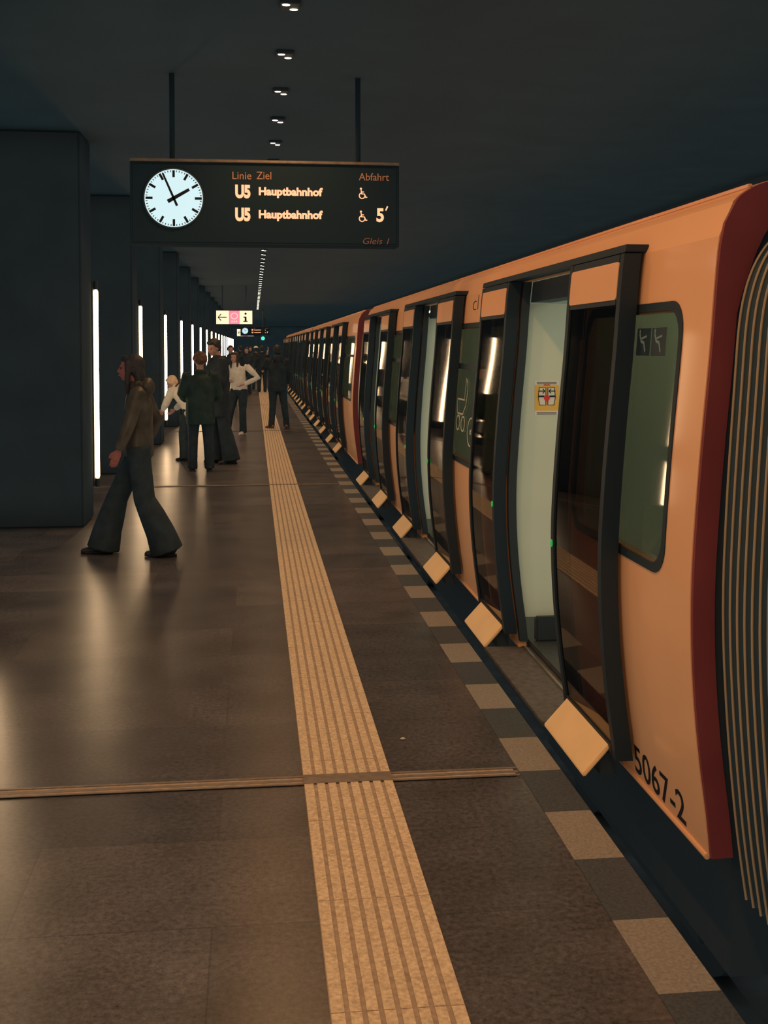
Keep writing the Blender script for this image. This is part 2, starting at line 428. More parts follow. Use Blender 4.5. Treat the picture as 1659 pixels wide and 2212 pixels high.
def door_leaf(car, c, far, lod):
    "one sliding leaf in the open position; far = beyond the doorway"
    key = far
    yc = c + (DW+LEAF/2+.005 if far else -(DW+LEAF/2+.005)); y0, y1 = -LEAF/2, LEAF/2
    loc = (-car.location.x, yc-car.location.y, 0)
    if key not in leaf_cache:
        f = B(); O = .085
        cp(f, y0, y0+.045, .07, DZ, O, .07); cp(f, y1-.045, y1, .07, DZ, O, .07)
        cp(f, y0+.055, y1-.055, .07, .12, O, .035); cp(f, y0+.055, y1-.055, 2.05, DZ, O, .035); cp(f, y0+.055, y1-.055, 1.885, 1.905, O, .035)
        fo = obj('door_leaf', f, 'satin', car, True, label='black framed sliding door leaf'); fo.location = loc
        g = obj('door_glass', cp(B(), y0+.05, y1-.05, .115, 1.89, O-.008, .012), 'leafglass', fo, True)
        h = obj('header_panel', cp(B(), y0+.045, y1-.045, 1.905, 2.055, O+.003, .03, .02), 'yellow', fo, True, label='yellow panel above the door glass')
        e = y1-.028 if not far else y0+.028
        b = B(); 
        for z in (.82,): ball(b, (prof(z)-O-.004, e, z), .006, .009, .018, 12)
        bt = obj('door_button', b, 'button', fo, True, label='green lit door button')
        # grab rail seen behind the glass
        b = B(); ym = y0+.14 if far else y1-.14
        loft(b, [(prof(z)-O+.045, ym, z) for z in (.75, .8, 1.1, 1.4, 1.7, 1.75)], [.010]*6, 8)
        obj('grab_rail', b, 'metal', fo, True)
        leaf_cache[key] = fo
    else:
        s = leaf_cache[key]; fo = s.copy(); COL.objects.link(fo); fo.parent = car; fo.location = loc
        for ch in s.children:
            q = ch.copy(); COL.objects.link(q); q.parent = fo
def sticker(part, y):
    "emergency door notice on the partition that faces the viewer"
    def P(u, v, off=0): return Vector((u, y-off-.0005, v))
    x0, x1, z0, z1 = 1.60, 1.74, 1.325, 1.525
    o = part.location if part else Vector()
    def mk(name, bm, m): return obj(name, bm, m, part)
    b = B(); poly(b, [(x0, z0), (x1, z0), (x1, z1), (x0, z1)], P, 0, .001); st = mk('notice', b, 'stickw')
    b = B(); poly(b, [(x0, z0+.028), (x1, z0+.028), (x1, z1-.026), (x0, z1-.026)], P, .001, .001)
    obj('notice_field', b, 'sticky', part)
    cx = (x0+x1)/2; b = B(); d = B()
    for s in (-1, 1):
        q = [(cx+s*.006, 1.385), (cx+s*.042, 1.385), (cx+s*.050, 1.43), (cx+s*.044, 1.485), (cx+s*.006, 1.485)]
        poly(b, q, P, .002, .001); stroke(d, q, .004, P, .003, .001, True)
        stroke(d, [(cx+s*.05, 1.465), (cx+s*.012, 1.465)], .005, P, .004, .001)
        stroke(d, [(cx+s*.024, 1.478), (cx+s*.012, 1.465), (cx+s*.024, 1.452)], .005, P, .004, .001)
        stroke(d, [(cx+s*.015, 1.435), (cx+s*.05, 1.435)], .010, P, .004, .001)
    for zz in (z0+.008, z0+.016, z1-.010, z1-.018): stroke(d, [(x0+.012, zz), (x1-.012, zz)], .003, P, .001, .001)
    obj('notice_doors', b, 'stickw', part); obj('notice_lines', d, 'ink', part)
    b = B(); poly(b, arc(cx, 1.425, .017), P, .005, .001); stroke(b, [(cx-.018, 1.497), (cx-.01, 1.503), (cx, 1.497), (cx+.01, 1.503), (cx+.018, 1.497)], .005, P, .003, .001)
    obj('notice_stop_mark', b, 'stickr', part)
def plate(y0, y1):
    b = B()
    A, Bq = (1.312, -.012), (1.438, .125)
    nx, nz = -(Bq[1]-A[1]), (Bq[0]-A[0]); l = math.hypot(nx, nz); nx, nz = nx/l*.016, nz/l*.016
    P = [A, Bq, (Bq[0]-nx, Bq[1]-nz), (A[0]-nx, A[1]-nz)]
    for p in (P,):
        a = [b.verts.new((x, y0, z)) for x, z in p]; c = [b.verts.new((x, y1, z)) for x, z in p]
        b.faces.new(a); b.faces.new(c[::-1])
        for k in range(4): b.faces.new((a[k], a[(k+1) % 4], c[(k+1) % 4], c[k]))
    bmesh.ops.bevel(b, geom=list(b.edges), offset=.005, segments=2, affect='EDGES')
    return b
def plate_lip(y0, y1):
    b = box(B(), 1.446, 1.456, y0-.01, y1+.01, .07, .150, .003)
    return b
def make_car(ya, yb, doors, label, lod=0, num=None, extra=(), end_near=True):
    ym = (ya+yb)/2; OR = Vector((XC, ym, 0))
    car = empty('subway_car', OR, label, 'train', 'yellow subway cars coupled into one train')
    def part(name, bm, m, smooth=True, **k):
        bmesh.ops.translate(bm, verts=bm.verts, vec=-OR)
        return obj(name, bm, m, car, smooth, **k)
    dw = [(c-DW, c+DW) for c in doors]
    segs = []; a = ya
    for d0, d1 in dw: segs.append((a, d0)); a = d1
    segs.append((a, yb))
    wins = []
    for i, (a, b) in enumerate(segs):
        w0 = a + (.24 if i == 0 else .06); w1 = b - (.24 if i == len(segs)-1 else .06)
        wins.append((w0, w1))
    bm = B()
    for (a, b), (w0, w1) in zip(segs, wins):
        cp(bm, a, b, 0, WZ0+.04, 0, .035); cp(bm, a, b, WZ1-.04, DZ, 0, .035)
        cp(bm, a, w0+.04, WZ0+.04, WZ1-.04, 0, .035); cp(bm, w1-.04, b, WZ0+.04, WZ1-.04, 0, .035)
    cp(bm, ya, yb, DZ, 2.2, 0, .035)
    cp(bm, ya, yb, 0, 2.2, 0, .035, mirror=True)
    # roof
    rc = [(1.575, 2.2), (1.61, 2.232), (1.67, 2.262), (1.78, 2.285), (1.95, 2.305), (2.3, 2.325), (XC, 2.33)]
    rc = smooth([(1.545, 2.15)] + rc)[5:]
    rc = rc + [(2*XC-x, z) for x, z in rc[-2::-1]]
    o = [[bm.verts.new((x, y, z)) for x, z in rc] for y in (ya, yb)]; q = [[bm.verts.new((x+(.03 if x < XC else -.03)*(abs(x-XC) > 1), y, z-.035)) for x, z in rc] for y in (ya, yb)]
    for k in range(len(rc)-1):
        bm.faces.new((o[0][k], o[1][k], o[1][k+1], o[0][k+1])); bm.faces.new((q[0][k], q[0][k+1], q[1][k+1], q[1][k]))
        for e in (0, 1): bm.faces.new((o[e][k], o[e][k+1], q[e][k+1], q[e][k]))
    bmesh.ops.remove_doubles(bm, verts=bm.verts, dist=.0004)
    part('body', bm, 'yellow')
    # drip rail along the roof and rolled lower edge
    b = B(); box(b, 1.625, 1.643, ya+.0, yb, 2.243, 2.258, .003); part('drip_rail', b, 'yellow')
    for (a, bb) in segs: part('lower_edge', loft(B(), [(1.517, a+.01, -.004), (1.517, bb-.01, -.004)], [.011, .011], 8), 'yellow')
    part('underframe', box(B(), 1.62, 2*XC-1.62, ya+.05, yb-.05, -.45, -.02), 'black', False)
    for yb_ in (ya+1.9, yb-1.9):
        b = B()
        for dy in (-.85, .85):
            for x in (1.98, 3.42): cyl(b, (x, yb_+dy, -.61), .37, .12, 'x', 28)
            cyl(b, (XC, yb_+dy, -.61), .07, 1.5, 'x', 12)
        box(b, 1.78, 1.86, yb_-1.2, yb_+1.2, -.72, -.5, .02); box(b, 3.54, 3.62, yb_-1.2, yb_+1.2, -.72, -.5, .02)
        part('bogie', b, 'black', label='dark wheels and frame under the car')
    # windows
    for (w0, w1) in wins:
        b = B(); ring(b, w0, w1, WZ0, WZ1, .11, .032, .004, .010)
        fr = part('window', b, 'satin', label='black rubber window frame')
        g = cp(B(), w0+.03, w1-.03, WZ0+.03, WZ1-.03, .002, .006, .09); bmesh.ops.translate(g, verts=g.verts, vec=-OR)
        obj('pane', g, 'glass', fr, True)
        b = B()
        if w1-w0 > 1.9:
            ym_ = (w0+w1)/2
            cp(b, w0+.05, w1-.05, 1.56, 1.60, .008, .012); part('vent_bar', b, 'satin')
    # doors
    for c in doors:
        b = B()
        for y0, y1 in ((c-DW-.03, c-DW+.015), (c+DW-.015, c+DW+.03)): cp(b, y0, y1, FLOORZ, DZ, .003, .045)
        cp(b, c-DW, c+DW, 1.97, DZ, -.05, .12); part('door_jamb', b, 'black')
        b = B(); cp(b, c-DW-LEAF-.01, c+DW+LEAF+.01, DZ+.004, DZ+.035, .085, .09, .008); part('door_rail', b, 'satin')
        door_leaf(car, c, False, lod); door_leaf(car, c, True, lod)
        # boards over the gap
        b = box(B(), 1.312, 1.62, c-.66, c+.66, -.03, -.008, .003); part('step_board', b, 'sill', False, label='dark rubber step board bridging the gap')
        b = box(B(), 1.53, 1.545, c-.6, c+.6, -.008, .004); part('sill_strip', b, 'metal', False, label='bright metal strip of the door sill')
        for y0, y1 in ((c-1.30, c-.68), (c+.68, c+1.30)):
            pl = part('gap_plate', plate(y0, y1), 'plate', False, label='slanted yellow plate at the end of the step board')
            q = plate_lip(y0, y1); bmesh.ops.translate(q, verts=q.verts, vec=-OR); obj('plate_edge', q, 'plate', pl)
            q = box(B(), 1.40, 1.47, y0+.04, y1-.04, -.03, .06); bmesh.ops.translate(q, verts=q.verts, vec=-OR); obj('plate_bracket', q, 'black', pl)
        # partitions beside the doorway
        for k, yy in enumerate((c+DW+.035, c-DW-.06)):
            b = B(); zz = [.16+(1.965-.16)*i/24 for i in range(25)]
            A = [[b.verts.new(p) for p in ((prof(z)+.045, yy, z), (2.08, yy, z), (2.08, yy+.025, z), (prof(z)+.045, yy+.025, z))] for z in zz]
            for p, q in zip(A, A[1:]):
                for e in range(4): b.faces.new((p[e], p[(e+1) % 4], q[(e+1) % 4], q[e]))
            b.faces.new(A[0][::-1]); b.faces.new(A[-1])
            pt = part('partition', b, 'pale', label='pale green partition inside the doorway')
            if k == 0 and lod == 0:
                n0 = len(COL.objects)
                h = empty('notice_holder', (0, 0, 0)); sticker(h, yy)
                for ch in list(h.children):
                    ch.parent = pt; ch.location = -OR
                bpy.data.objects.remove(h)
        b = box(B(), 1.60, 1.80, c+DW-.03, c+DW+.025, FLOORZ, .17, .01); part('step_box', b, 'black', False)
        b = B(); loft(b, [(1.95, c+DW-.08, FLOORZ), (1.95, c+DW-.08, 2.15)], [.016]*2, 10); part('grab_pole', b, 'metal')
    if lod == 0 and num:
        bm = text_bm('5067-2', PS, -4.335, -3.80, .02, .135, .0005, .001, .006, sub=True); part('car_number', bm, 'ink', False, label='black number 5067-2')
        bm = text_bm('cl', PS, -7.78, -7.60, 1.97, 2.07, .0005, .001, -.02); part('body_marking', bm, 'ink', False)
        # pram and bicycle on the second window
        b = B(); w = .011
        def T(u, v): return (-8.08+u*1.6, 1.094+v*.725)      # u towards camera
        pr = lambda pts, cl=False: stroke(b, [T(*p) for p in pts], w, PS, .009, .001, cl)
        pr([(.03, .27), (.05, .21), (.17, .21), (.23, .30), (.25, .44), (.235, .52), (.20, .56), (.19, .35), (.03, .35), (.03, .27)])
        pr(arc(.075, .12, .042, ry=.07), True); pr(arc(.19, .12, .042, ry=.07), True)
        part('pram_symbol', b, 'icon', False, label='cream outline pram symbol')
        b = B()
        pr(arc(.375, .07, .07, ry=.13), True); pr(arc(.375, .07, .015), True); pr([(.375, .07), (.44, .24), (.45, .38), (.42, .39)]); pr([(.44, .25), (.55, .25)])
        pr(arc(.60, .07, .07, ry=.13), True); pr([(.60, .07), (.52, .07), (.44, .25)]); pr([(.52, .07), (.56, .27)])
        part('bicycle_symbol', b, 'icon', False, label='cream outline bicycle symbol')
        # dark stickers on the first window
        b = B(); d = B()
        for k in (0, 1):
            a = -4.30+k*.165; poly(b, [(a, 1.685), (a+.15, 1.685), (a+.15, 1.79), (a, 1.79)], PS, .009, .0006)
            stroke(d, [(a+.03, 1.77), (a+.05, 1.74), (a+.08, 1.735), (a+.10, 1.70)], .012, PS, .010, .0006)
            stroke(d, [(a+.05, 1.75), (a+.11, 1.76)], .008, PS, .010, .0006); poly(d, arc(a+.032, 1.778, .008, n=10), PS, .010, .0006)
        part('window_sticker', b, 'stickd', False, label='dark pictogram stickers'); part('sticker_figures', d, 'stickg', False)
    # inside
    part('car_floor', box(B(), 1.57, 2*XC-1.57, ya+.02, yb-.02, FLOORZ-.03, FLOORZ), 'intfloor', False)
    part('car_ceiling', box(B(), 1.68, 2*XC-1.68, ya+.02, yb-.02, 2.17, 2.19), 'liner', False)
    b = B(); cp(b, ya+.02, yb-.02, FLOORZ, 2.14, -.045, .02, mirror=True); part('lining', b, 'liner')
    for c0 in [(a+b)/2 for a, b in segs]:
        part('ceiling_lamp', box(B(), 2.14, 2.22, c0-.55, c0+.55, 2.15, 2.172), 'carlamp', False)
        b = B(); h = .42
        a0, b0 = c0-.50, c0+.50
        box(b, 3.42, 3.84, a0, b0, .38, .46, .02); box(b, 3.80, 3.90, a0, b0, .46, 1.0, .02); part('bench', b, 'seat', False)
    return car
def bellows(y0, y1, label, folds=13):
    OR = Vector((XC, (y0+y1)/2, 0))
    r = empty('gangway_bellows', OR, label, 'train gangway', 'gangways between the subway cars')
    bp = [(1.625, -.12), (1.585, .15), (1.550, .5), (1.532, .85), (1.540, 1.2), (1.562, 1.6), (1.576, 1.80), (1.600, 1.92), (1.645, 2.02), (1.72, 2.10), (1.84, 2.16), (2.05, 2.19), (XC, 2.20)]
    bp = smooth(bp, 4)
    bp = bp + [(2*XC-x, z) for x, z in bp[-2::-1]]
    b = B(); R = []; p_ = B()
    n = folds*2
    for i in range(n+1):
        y = y0+(y1-y0)*i/n; d = .0 if i % 2 else .045
        R.append([b.verts.new((x + (d if x < XC-.02 else -d if x > XC+.02 else 0)*(1 if abs(x-XC) > .8 else .3), y, z-(d if z > 2 else 0))) for x, z in bp])
        if i % 2: loft(p_, [(x-(.003 if x < XC else -.003), y, z+.003*(z > 1.9)) for x, z in bp], [.0045]*len(bp), 6, (0, 1, 0))
    for u, v in zip(R, R[1:]):
        for k in range(len(bp)-1): b.faces.new((u[k], u[k+1], v[k+1], v[k]))
    bmesh.ops.translate(b, verts=b.verts, vec=-OR); bmesh.ops.translate(p_, verts=p_.verts, vec=-OR)
    obj('folds', b, 'bellow', r); obj('fold_piping', p_, 'piping', r, True, label='light piping along the folds')
    return r
def end_frame(y, d, car, w0=0, w1=None, name='end_frame', m='maroon'):
    "maroon end face ring of the body, from just inside the skin to the bellows"
    b = B(); rc = [(prof(z)+.004, z) for z in [-.0+2.2*i/30 for i in range(31)]] + [*smooth([(1.549, 2.15), (1.579, 2.2), (1.614, 2.231), (1.674, 2.260), (1.784, 2.283), (1.95, 2.302), (2.3, 2.322), (XC, 2.327)])[6:]]
    rc = rc + [(2*XC-x, z) for x, z in rc[-2::-1]]
    def ins(x, z, w=None):
        d = Vector((XC-x, min(z, 1.75)-z)); w = w if w is not None else w1 if w1 else .075 + .07*max(0, min(1, (z-1.85)/.3))
        d = d.normalized()*w; return (x+d.x, z+d.y)
    V = [[b.verts.new((ins(x, z, w0)[0], yy, ins(x, z, w0)[1])) for x, z in rc] for yy in (y, y+d)]; I = [[b.verts.new((ins(x, z)[0], yy, ins(x, z)[1])) for x, z in rc] for yy in (y, y+d)]
    for k in range(len(rc)-1):
        b.faces.new((V[0][k], V[0][k+1], V[1][k+1], V[1][k])); b.faces.new((I[0][k], I[0][k+1], I[1][k+1], I[1][k]))
        for e in (0, 1): b.faces.new((V[e][k], V[e][k+1], I[e][k+1], I[e][k]))
    bmesh.ops.translate(b, verts=b.verts, vec=-car.location)
    return obj(name, b, m, car, True, label='dark maroon end frame of the body' if m == 'maroon' else None)
c1 = make_car(3.61, 15.4, (5.70, 9.45, 13.37), 'nearest yellow subway car, numbered 5067-2, with its doors open', 0, True)
end_frame(3.592, .018, c1); end_frame(15.4, .012, c1)
c2 = make_car(16.6, 30.0, (19.75, 23.9, 28.0), 'second yellow subway car from the viewer, beyond the nearest one', 1)
end_frame(3.612, .012, c1, .04, .5, 'gangway_flange', 'black'); end_frame(16.585, .012, c2)
c3 = make_car(30.7, 42.4, (32.7, 36.5, 40.3), 'third yellow subway car from the viewer, far along the platform', 1)
c4 = make_car(43.1, 54.8, (45.1, 48.9, 52.7), 'farthest yellow subway car, near the vanishing point', 1)
for y0, y1, lb in ((2.75, 3.57, 'dark ribbed gangway bellows with light piping at the right edge'), (15.48, 16.52, 'dark gangway bellows between the first and second yellow cars'),
                   (30.0, 30.7, 'dark gangway bellows between the second and third yellow cars'), (42.4, 43.1, 'dark gangway bellows between the third and fourth yellow cars')):
    bellows(y0, y1, lb, 15 if y0 < 4 else 10)

# ------------------------------------------------------------ departure boards
def board(Y, full, label, hang):
    a = at(280, 348, 8.5); z = at(862, 533, 8.5); X0, X1, Z1, Z0 = a.x, z.x, a.z, z.z
    OR = Vector(((X0+X1)/2, Y, Z0))
    r = empty('departure_board', OR, label, 'sign', 'departure boards hung over the platform')
    def A(px, py): q = at(px, py, 8.5); return q.x, q.z
    def P(u, v, off=0): return Vector((u, Y-.004-off, v))
    def part(n, b, m, par=None, **k):
        bmesh.ops.translate(b, verts=b.verts, vec=-OR); return obj(n, b, m, par or r, **k)
    part('housing', box(B(), X0, X1, Y, Y+.22, Z0, Z1, .003), 'board')
    b = box(B(), X0-.0, X1+.0, Y-.02, Y+.24, Z1+.0, Z1+.022, .004); part('top_rail', b, 'joint', label='bright metal edge on top of the board')
    b = box(B(), X0+.02, X1-.02, Y-.004, Y+.001, Z0+.02, Z1-.02); part('front_panel', b, 'board')
    for x in (X0+.3, X1-.3):
        b = B(); cyl(b, (x, Y+.11, (Z1+CZ)/2), .02, CZ-Z1+.02, 'z', 12); part('hanger', b, 'board', smooth=True)
    cx, cz = A(375.5, 428.5); R = .212
    b = B(); poly(b, arc(cx, cz, R, n=64), P, 0, .006); ck = part('clock_dial', b, 'dial', label='round white backlit clock face showing four minutes to two')
    b = B(); stroke(b, arc(cx, cz, R+.004, n=64), .010, P, 0, .012, True); part('clock_rim', b, 'black', ck)
    b = B()
    for i in range(60):
        t = math.radians(i*6)
        h = i % 5 == 0
        r0 = R*(.72 if h else .90); r1 = R*.96
        stroke(b, [(cx+r0*math.sin(t), cz+r0*math.cos(t)), (cx+r1*math.sin(t), cz+r1*math.cos(t))], .018 if h else .006, P, .006, .001)
    part('clock_marks', b, 'ink', ck)
    for nm, ang, l, tail, w in (('hour_hand', 60, .130, .05, .028), ('minute_hand', -23.5, .196, .06, .018)):
        t = math.radians(ang); b = B(); s, c = math.sin(t), math.cos(t)
        poly(b, [(cx-s*tail-c*w/2, cz-c*tail+s*w/2), (cx-s*tail+c*w/2, cz-c*tail-s*w/2), (cx+s*l+c*w/2.6, cz+c*l-s*w/2.6), (cx+s*l-c*w/2.6, cz+c*l+s*w/2.6)], P, .008, .003)
        part(nm, b, 'ink', ck)
    for o in r.children:
        if o.name.startswith('clock_dial'): pass
    def txt(nm, s, px0, py0, px1, py1, m, **k):
        u0, v1 = A(px0, py0); u1, v0 = A(px1, py1)
        bm = text_bm(s, P, u0, u1, v0, v1, .001, .002, **k); part(nm, bm, m)
    txt('heading_text', 'Linie', 502, 371, 543, 388, 'leddim'); txt('heading_text', 'Ziel', 554, 371, 586, 388, 'leddim')
    txt('heading_text', 'Abfahrt', 775, 374, 840, 391, 'leddim')
    txt('platform_text', 'Gleis 1', 784, 514, 841, 528, 'ledfaint', shear=.25)
    for dy in (0, 49.5):
        txt('line_text', 'U5', 508, 399+dy, 541, 429+dy, 'led', bold=.055)
        txt('destination_text', 'Hauptbahnhof', 559, 404+dy, 697, 429.5+dy, 'led', bold=.042)
        b = B()
        def g(px, py): return A(px, py+dy)
        poly(b, [(g(779.5, 406.5)[0]+.008*math.cos(t*PI/6), g(779.5, 408)[1]+.008*math.sin(t*PI/6)) for t in range(12)], P, .001, .002)
        stroke(b, [g(780, 411), g(781, 419), g(787, 419.5), g(790, 427), g(793, 426)], .008, P, .001, .002)
        stroke(b, [g(781, 415), g(786, 415)], .006, P, .001, .002)
        q = g(782, 423); stroke(b, arc(q[0], q[1], .021, 110, 390, 16), .007, P, .001, .002)
        part('wheelchair_symbol', b, 'led')
    txt('minutes_text', '5', 813, 450, 829, 480, 'led', bold=.035)
    b = B(); stroke(b, [A(837, 446), A(833, 455)], .010, P, .001, .002); part('minutes_text', b, 'led')
    return r
board(8.5, True, 'large dark departure board with white clock and orange destinations, nearest the viewer', True)
board(79.0, False, 'tiny distant departure board with a bluish clock beyond the info sign', True)

def lightbox(x0, x1, z0, z1, Y, label):
    OR = Vector(((x0+x1)/2, Y, z0)); w = x1-x0; h = z1-z0
    r = empty('information_sign', OR, label, 'sign', 'backlit information signs over the platform')
    def P(u, v, off=0): return Vector((x0+u*w, Y-off, z0+v*h))
    def part(n, b, m, **k): bmesh.ops.translate(b, verts=b.verts, vec=-OR); return obj(n, b, m, r, **k)
    part('housing', box(B(), x0-.02, x1+.02, Y+.002, Y+.18, z0-.02, z1+.02, .01), 'satin')
    b = B(); poly(b, [(0, 0), (.35, 0), (.35, 1), (0, 1)], P, 0, .004); poly(b, [(.65, 0), (1, 0), (1, 1), (.65, 1)], P, 0, .004); part('lit_panel', b, 'lightbox')
    b = B(); poly(b, [(.35, 0), (.65, 0), (.65, 1), (.35, 1)], P, 0, .004); part('pink_panel', b, 'lightpink')
    b = B(); stroke(b, [(P(u, v).x, P(u, v).z) for u, v in arc(.5, .6, .09, n=16, ry=.22)], .035, lambda u, v, off=0: Vector((u, Y-off, v)), .004, .002, True)
    for k in (0, 1, 2): poly(b, [(.42+k*.06, .12), (.46+k*.06, .12), (.46+k*.06, .26), (.42+k*.06, .26)], P, .004, .002)
    part('pale_mark', b, 'lightpale')
    b = B(); Q = lambda u, v, off=0: Vector((x0+u*h, Y-off, z0+v*h))
    stroke(b, [(.14, .5), (.78, .5)], .07, Q, .004, .002); stroke(b, [(.36, .74), (.14, .5), (.36, .26)], .07, Q, .004, .002)
    ci = w/h-.5
    poly(b, arc(ci, .78, .085, n=12), Q, .004, .002)
    poly(b, [(ci-.16, .56), (ci+.07, .56), (ci+.07, .24), (ci+.15, .24), (ci+.15, .16), (ci-.17, .16), (ci-.17, .24), (ci-.07, .24), (ci-.07, .47), (ci-.16, .47)], Q, .004, .002)
    part('arrow_and_letter', b, 'ink', label='black left arrow and letter i')
    for x in (x0+.2, x1-.2):
        b = B(); cyl(b, (x, Y+.09, (z1+CZ)/2), .015, CZ-z1, 'z', 10); part('hanger', b, 'black')
a = at(467, 671, 38); z = at(545, 700, 38)
lightbox(a.x, z.x, z.z, a.z, 38, 'cream backlit sign with left arrow, pink middle and letter i')
a = at(512, 711, 82); z = at(548, 726, 82)
lightbox(a.x, z.x, z.z, a.z, 82, 'small distant backlit sign half hidden behind the far departure board')
g = at(568, 731, 60)
r = empty('signal_light', g, 'small round green signal light in the distance', 'signal')
obj('lens', cyl(B(), (0, 0, 0), .095, .03, 'y', 24), 'signal', r)
obj('housing', box(B(), -.14, .14, .02, .2, -.18, .18, .02), 'black', r)
obj('hanger', cyl(B(), (0, .1, (CZ-g.z)/2+.08), .02, CZ-g.z-.16, 'z', 8), 'black', r)
# litter
q = on_floor(870, 1598); b = B(); ball(b, (0, 0, .005), .012, .008, .005, 8); obj('litter_scrap', b, 'icon', None, origin=None, label='tiny pale scrap of litter right of the guide strip', cat='litter').location = (q.x, q.y, 0)

# ------------------------------------------------------------ people
def V3(*a): return Vector(a)
def remesh(o, vox, sm=2):
    m = o.modifiers.new('r', 'REMESH'); m.mode = 'VOXEL'; m.voxel_size = vox; m.use_smooth_shade = True
    s = o.modifiers.new('s', 'SMOOTH'); s.factor = .5; s.iterations = sm
def person(loc, rz, label, sc=1.0, J=None, coat='coat', legs='jeans', shoe='shoe', hair='hair', skin='skin', flare=0.0, coat_len=.82, bulk=1.0, long_hair=False, head_turn=0, head_tilt=(0, 0), vox=.009, curly=False, hood=False, pack=None, cap=None, hairlen=.0, cuff=True):
    """local frame: +y is where the figure faces, x its right"""
    D = dict(pelvis=(0, 0, .96), chest=(0, .0, 1.30), neck=(0, -.01, 1.47), head=(0, .02, 1.635),
             sr=(.185, -.01, 1.425), er=(.235, -.04, 1.14), wr=(.24, .06, .89), sl=(-.185, -.01, 1.425), el=(-.235, -.04, 1.14), wl=(-.24, .06, .89),
             hr=(.09, 0, .93), kr=(.10, .02, .50), ar=(.11, -.02, .085), hl=(-.09, 0, .93), kl=(-.10, .02, .50), al=(-.11, -.02, .085), fr=0, fl=0)
    D.update(J or {})
    p = {k: (Vector(v) if isinstance(v, tuple) else v) for k, v in D.items()}
    r = empty('person', loc, label, 'person', 'people on the platform', rz); r.scale = (sc, sc, sc)
    HR = Euler((head_tilt[0], head_tilt[1], head_turn)).to_matrix(); hc = p['head']
    h = lambda x, y, z: hc + HR @ Vector((x, y, z))
    b = B()
    ball(b, h(0, -.012, .025), .074, .094, .088, 20, HR); ball(b, h(0, .022, -.03), .060, .070, .078, 18, HR); ball(b, h(0, .045, -.075), .036, .038, .032, 12, HR)
    loft(b, [h(0, .082, .012), h(0, .098, -.012), h(0, .104, -.026), h(0, .090, -.036)], [.007, .011, .014, .009], 8)
    for s in (-1, 1):
        ball(b, h(s*.075, -.005, -.01), .010, .020, .032, 10, HR); ball(b, h(s*.034, .066, -.026), .020, .018, .018, 10, HR)
    loft(b, [h(s_*.03, .083, .022) for s_ in (-1.3, 0, 1.3)], [.007, .009, .007], 8, (0, 1, 0))
    loft(b, [h(s_*.02, .088, -.058) for s_ in (-1, 0, 1)], [.006, .009, .006], 8, (0, 1, 0))
    loft(b, [h(0, -.01, -.05), p['neck'] + V3(0, 0, .02), p['neck'] - V3(0, 0, .06)], [.050, .052, .075], 14)
    ch, pe = p['chest'], p['pelvis']
    loft(b, [p['neck']-V3(0, 0, .03), ch+(p['neck']-ch)*.55, ch, (ch+pe)/2, pe, pe-V3(0, 0, .08)], [(.06, .055), (.15, .08), (.155, .10), (.125, .09), (.15, .10), (.12, .09)], 18)
    for s in ('r', 'l'):
        sg = 1 if s == 'r' else -1
        loft(b, [p['s'+s], (p['s'+s]+p['e'+s])/2, p['e'+s], p['e'+s].lerp(p['w'+s], .35), p['w'+s]], [.05, .044, .036, .038, .025], 12)
        wd = (p['w'+s]-p['e'+s]).normalized()
        side = V3(0, 1, 0) - wd*wd.y
        if side.length < .2: side = V3(0, 0, 1) - wd*wd.z
        side.normalize(); up = wd.cross(side)*sg
        w = p['w'+s]
        loft(b, [w-wd*.01, w+wd*.03, w+wd*.085], [(.024, .018), (.036, .016), (.036, .013)], 12, side)
        for i, (o, l) in enumerate(((.028, .066), (.010, .076), (-.009, .070), (-.027, .055))):
            a = w+wd*.08+side*o; k1 = a+wd*l*.5-up*.006; k2 = a+wd*l*.85-up*.022; k3 = a+wd*l-up*.034
            loft(b, [a-wd*.02, k1, k2, k3], [.0095, .009, .008, .006], 8)
        a = w+wd*.02+side*.028; loft(b, [a, a+side*.022+wd*.025-up*.006, a+side*.027+wd*.055-up*.014, a+side*.022+wd*.072-up*.020], [.012, .011, .010, .007], 8)
        loft(b, [p['h'+s], p['h'+s].lerp(p['k'+s], .5), p['k'+s], p['k'+s].lerp(p['a'+s], .35), p['a'+s]], [.085, .072, .052, .052, .035], 14)
    body = obj('body', b, skin, r, True); remesh(body, vox)
    b = B()
    for s in (-1, 1): ball(b, h(s*.031, .0795, .004), .012, .006, .006, 10, HR)
    obj('eyes', b, 'eye', r, True)
    b = B(); loft(b, [h(x, .097-abs(x)*.3, -.0585) for x in (-.022, -.01, 0, .01, .022)], [.003, .006, .006, .006, .003], 8, (0, 1, 0)); obj('lips', b, 'lip', r, True)
    # hair
    b = B()
    if curly:
        for i in range(70):
            t, f = random.uniform(0, 2*PI), random.uniform(-.35, 1)
            q = V3(math.cos(t)*math.sqrt(1-f*f)*.088, math.sin(t)*math.sqrt(1-f*f)*.105-.012, f*.10)
            if q.y > .05 and q.z < .05: continue
            ball(b, h(q.x, q.y, q.z+.03), .026, n=8)
        ball(b, h(0, -.03, .035), .085, .095, .095, 16, HR)
    else:
        ball(b, h(0, -.030, .040), .086, .098, .088, 18, HR); ball(b, h(0, -.052, -.01), .082, .070, .085, 16, HR); ball(b, h(0, .035, .085), .060, .050, .035, 12, HR)
        for s in (-1, 1): loft(b, [h(s*.070, .02, .07), h(s*.080, .0, .02), h(s*.078, -.02, -.03)], [.016, .016, .012], 8)
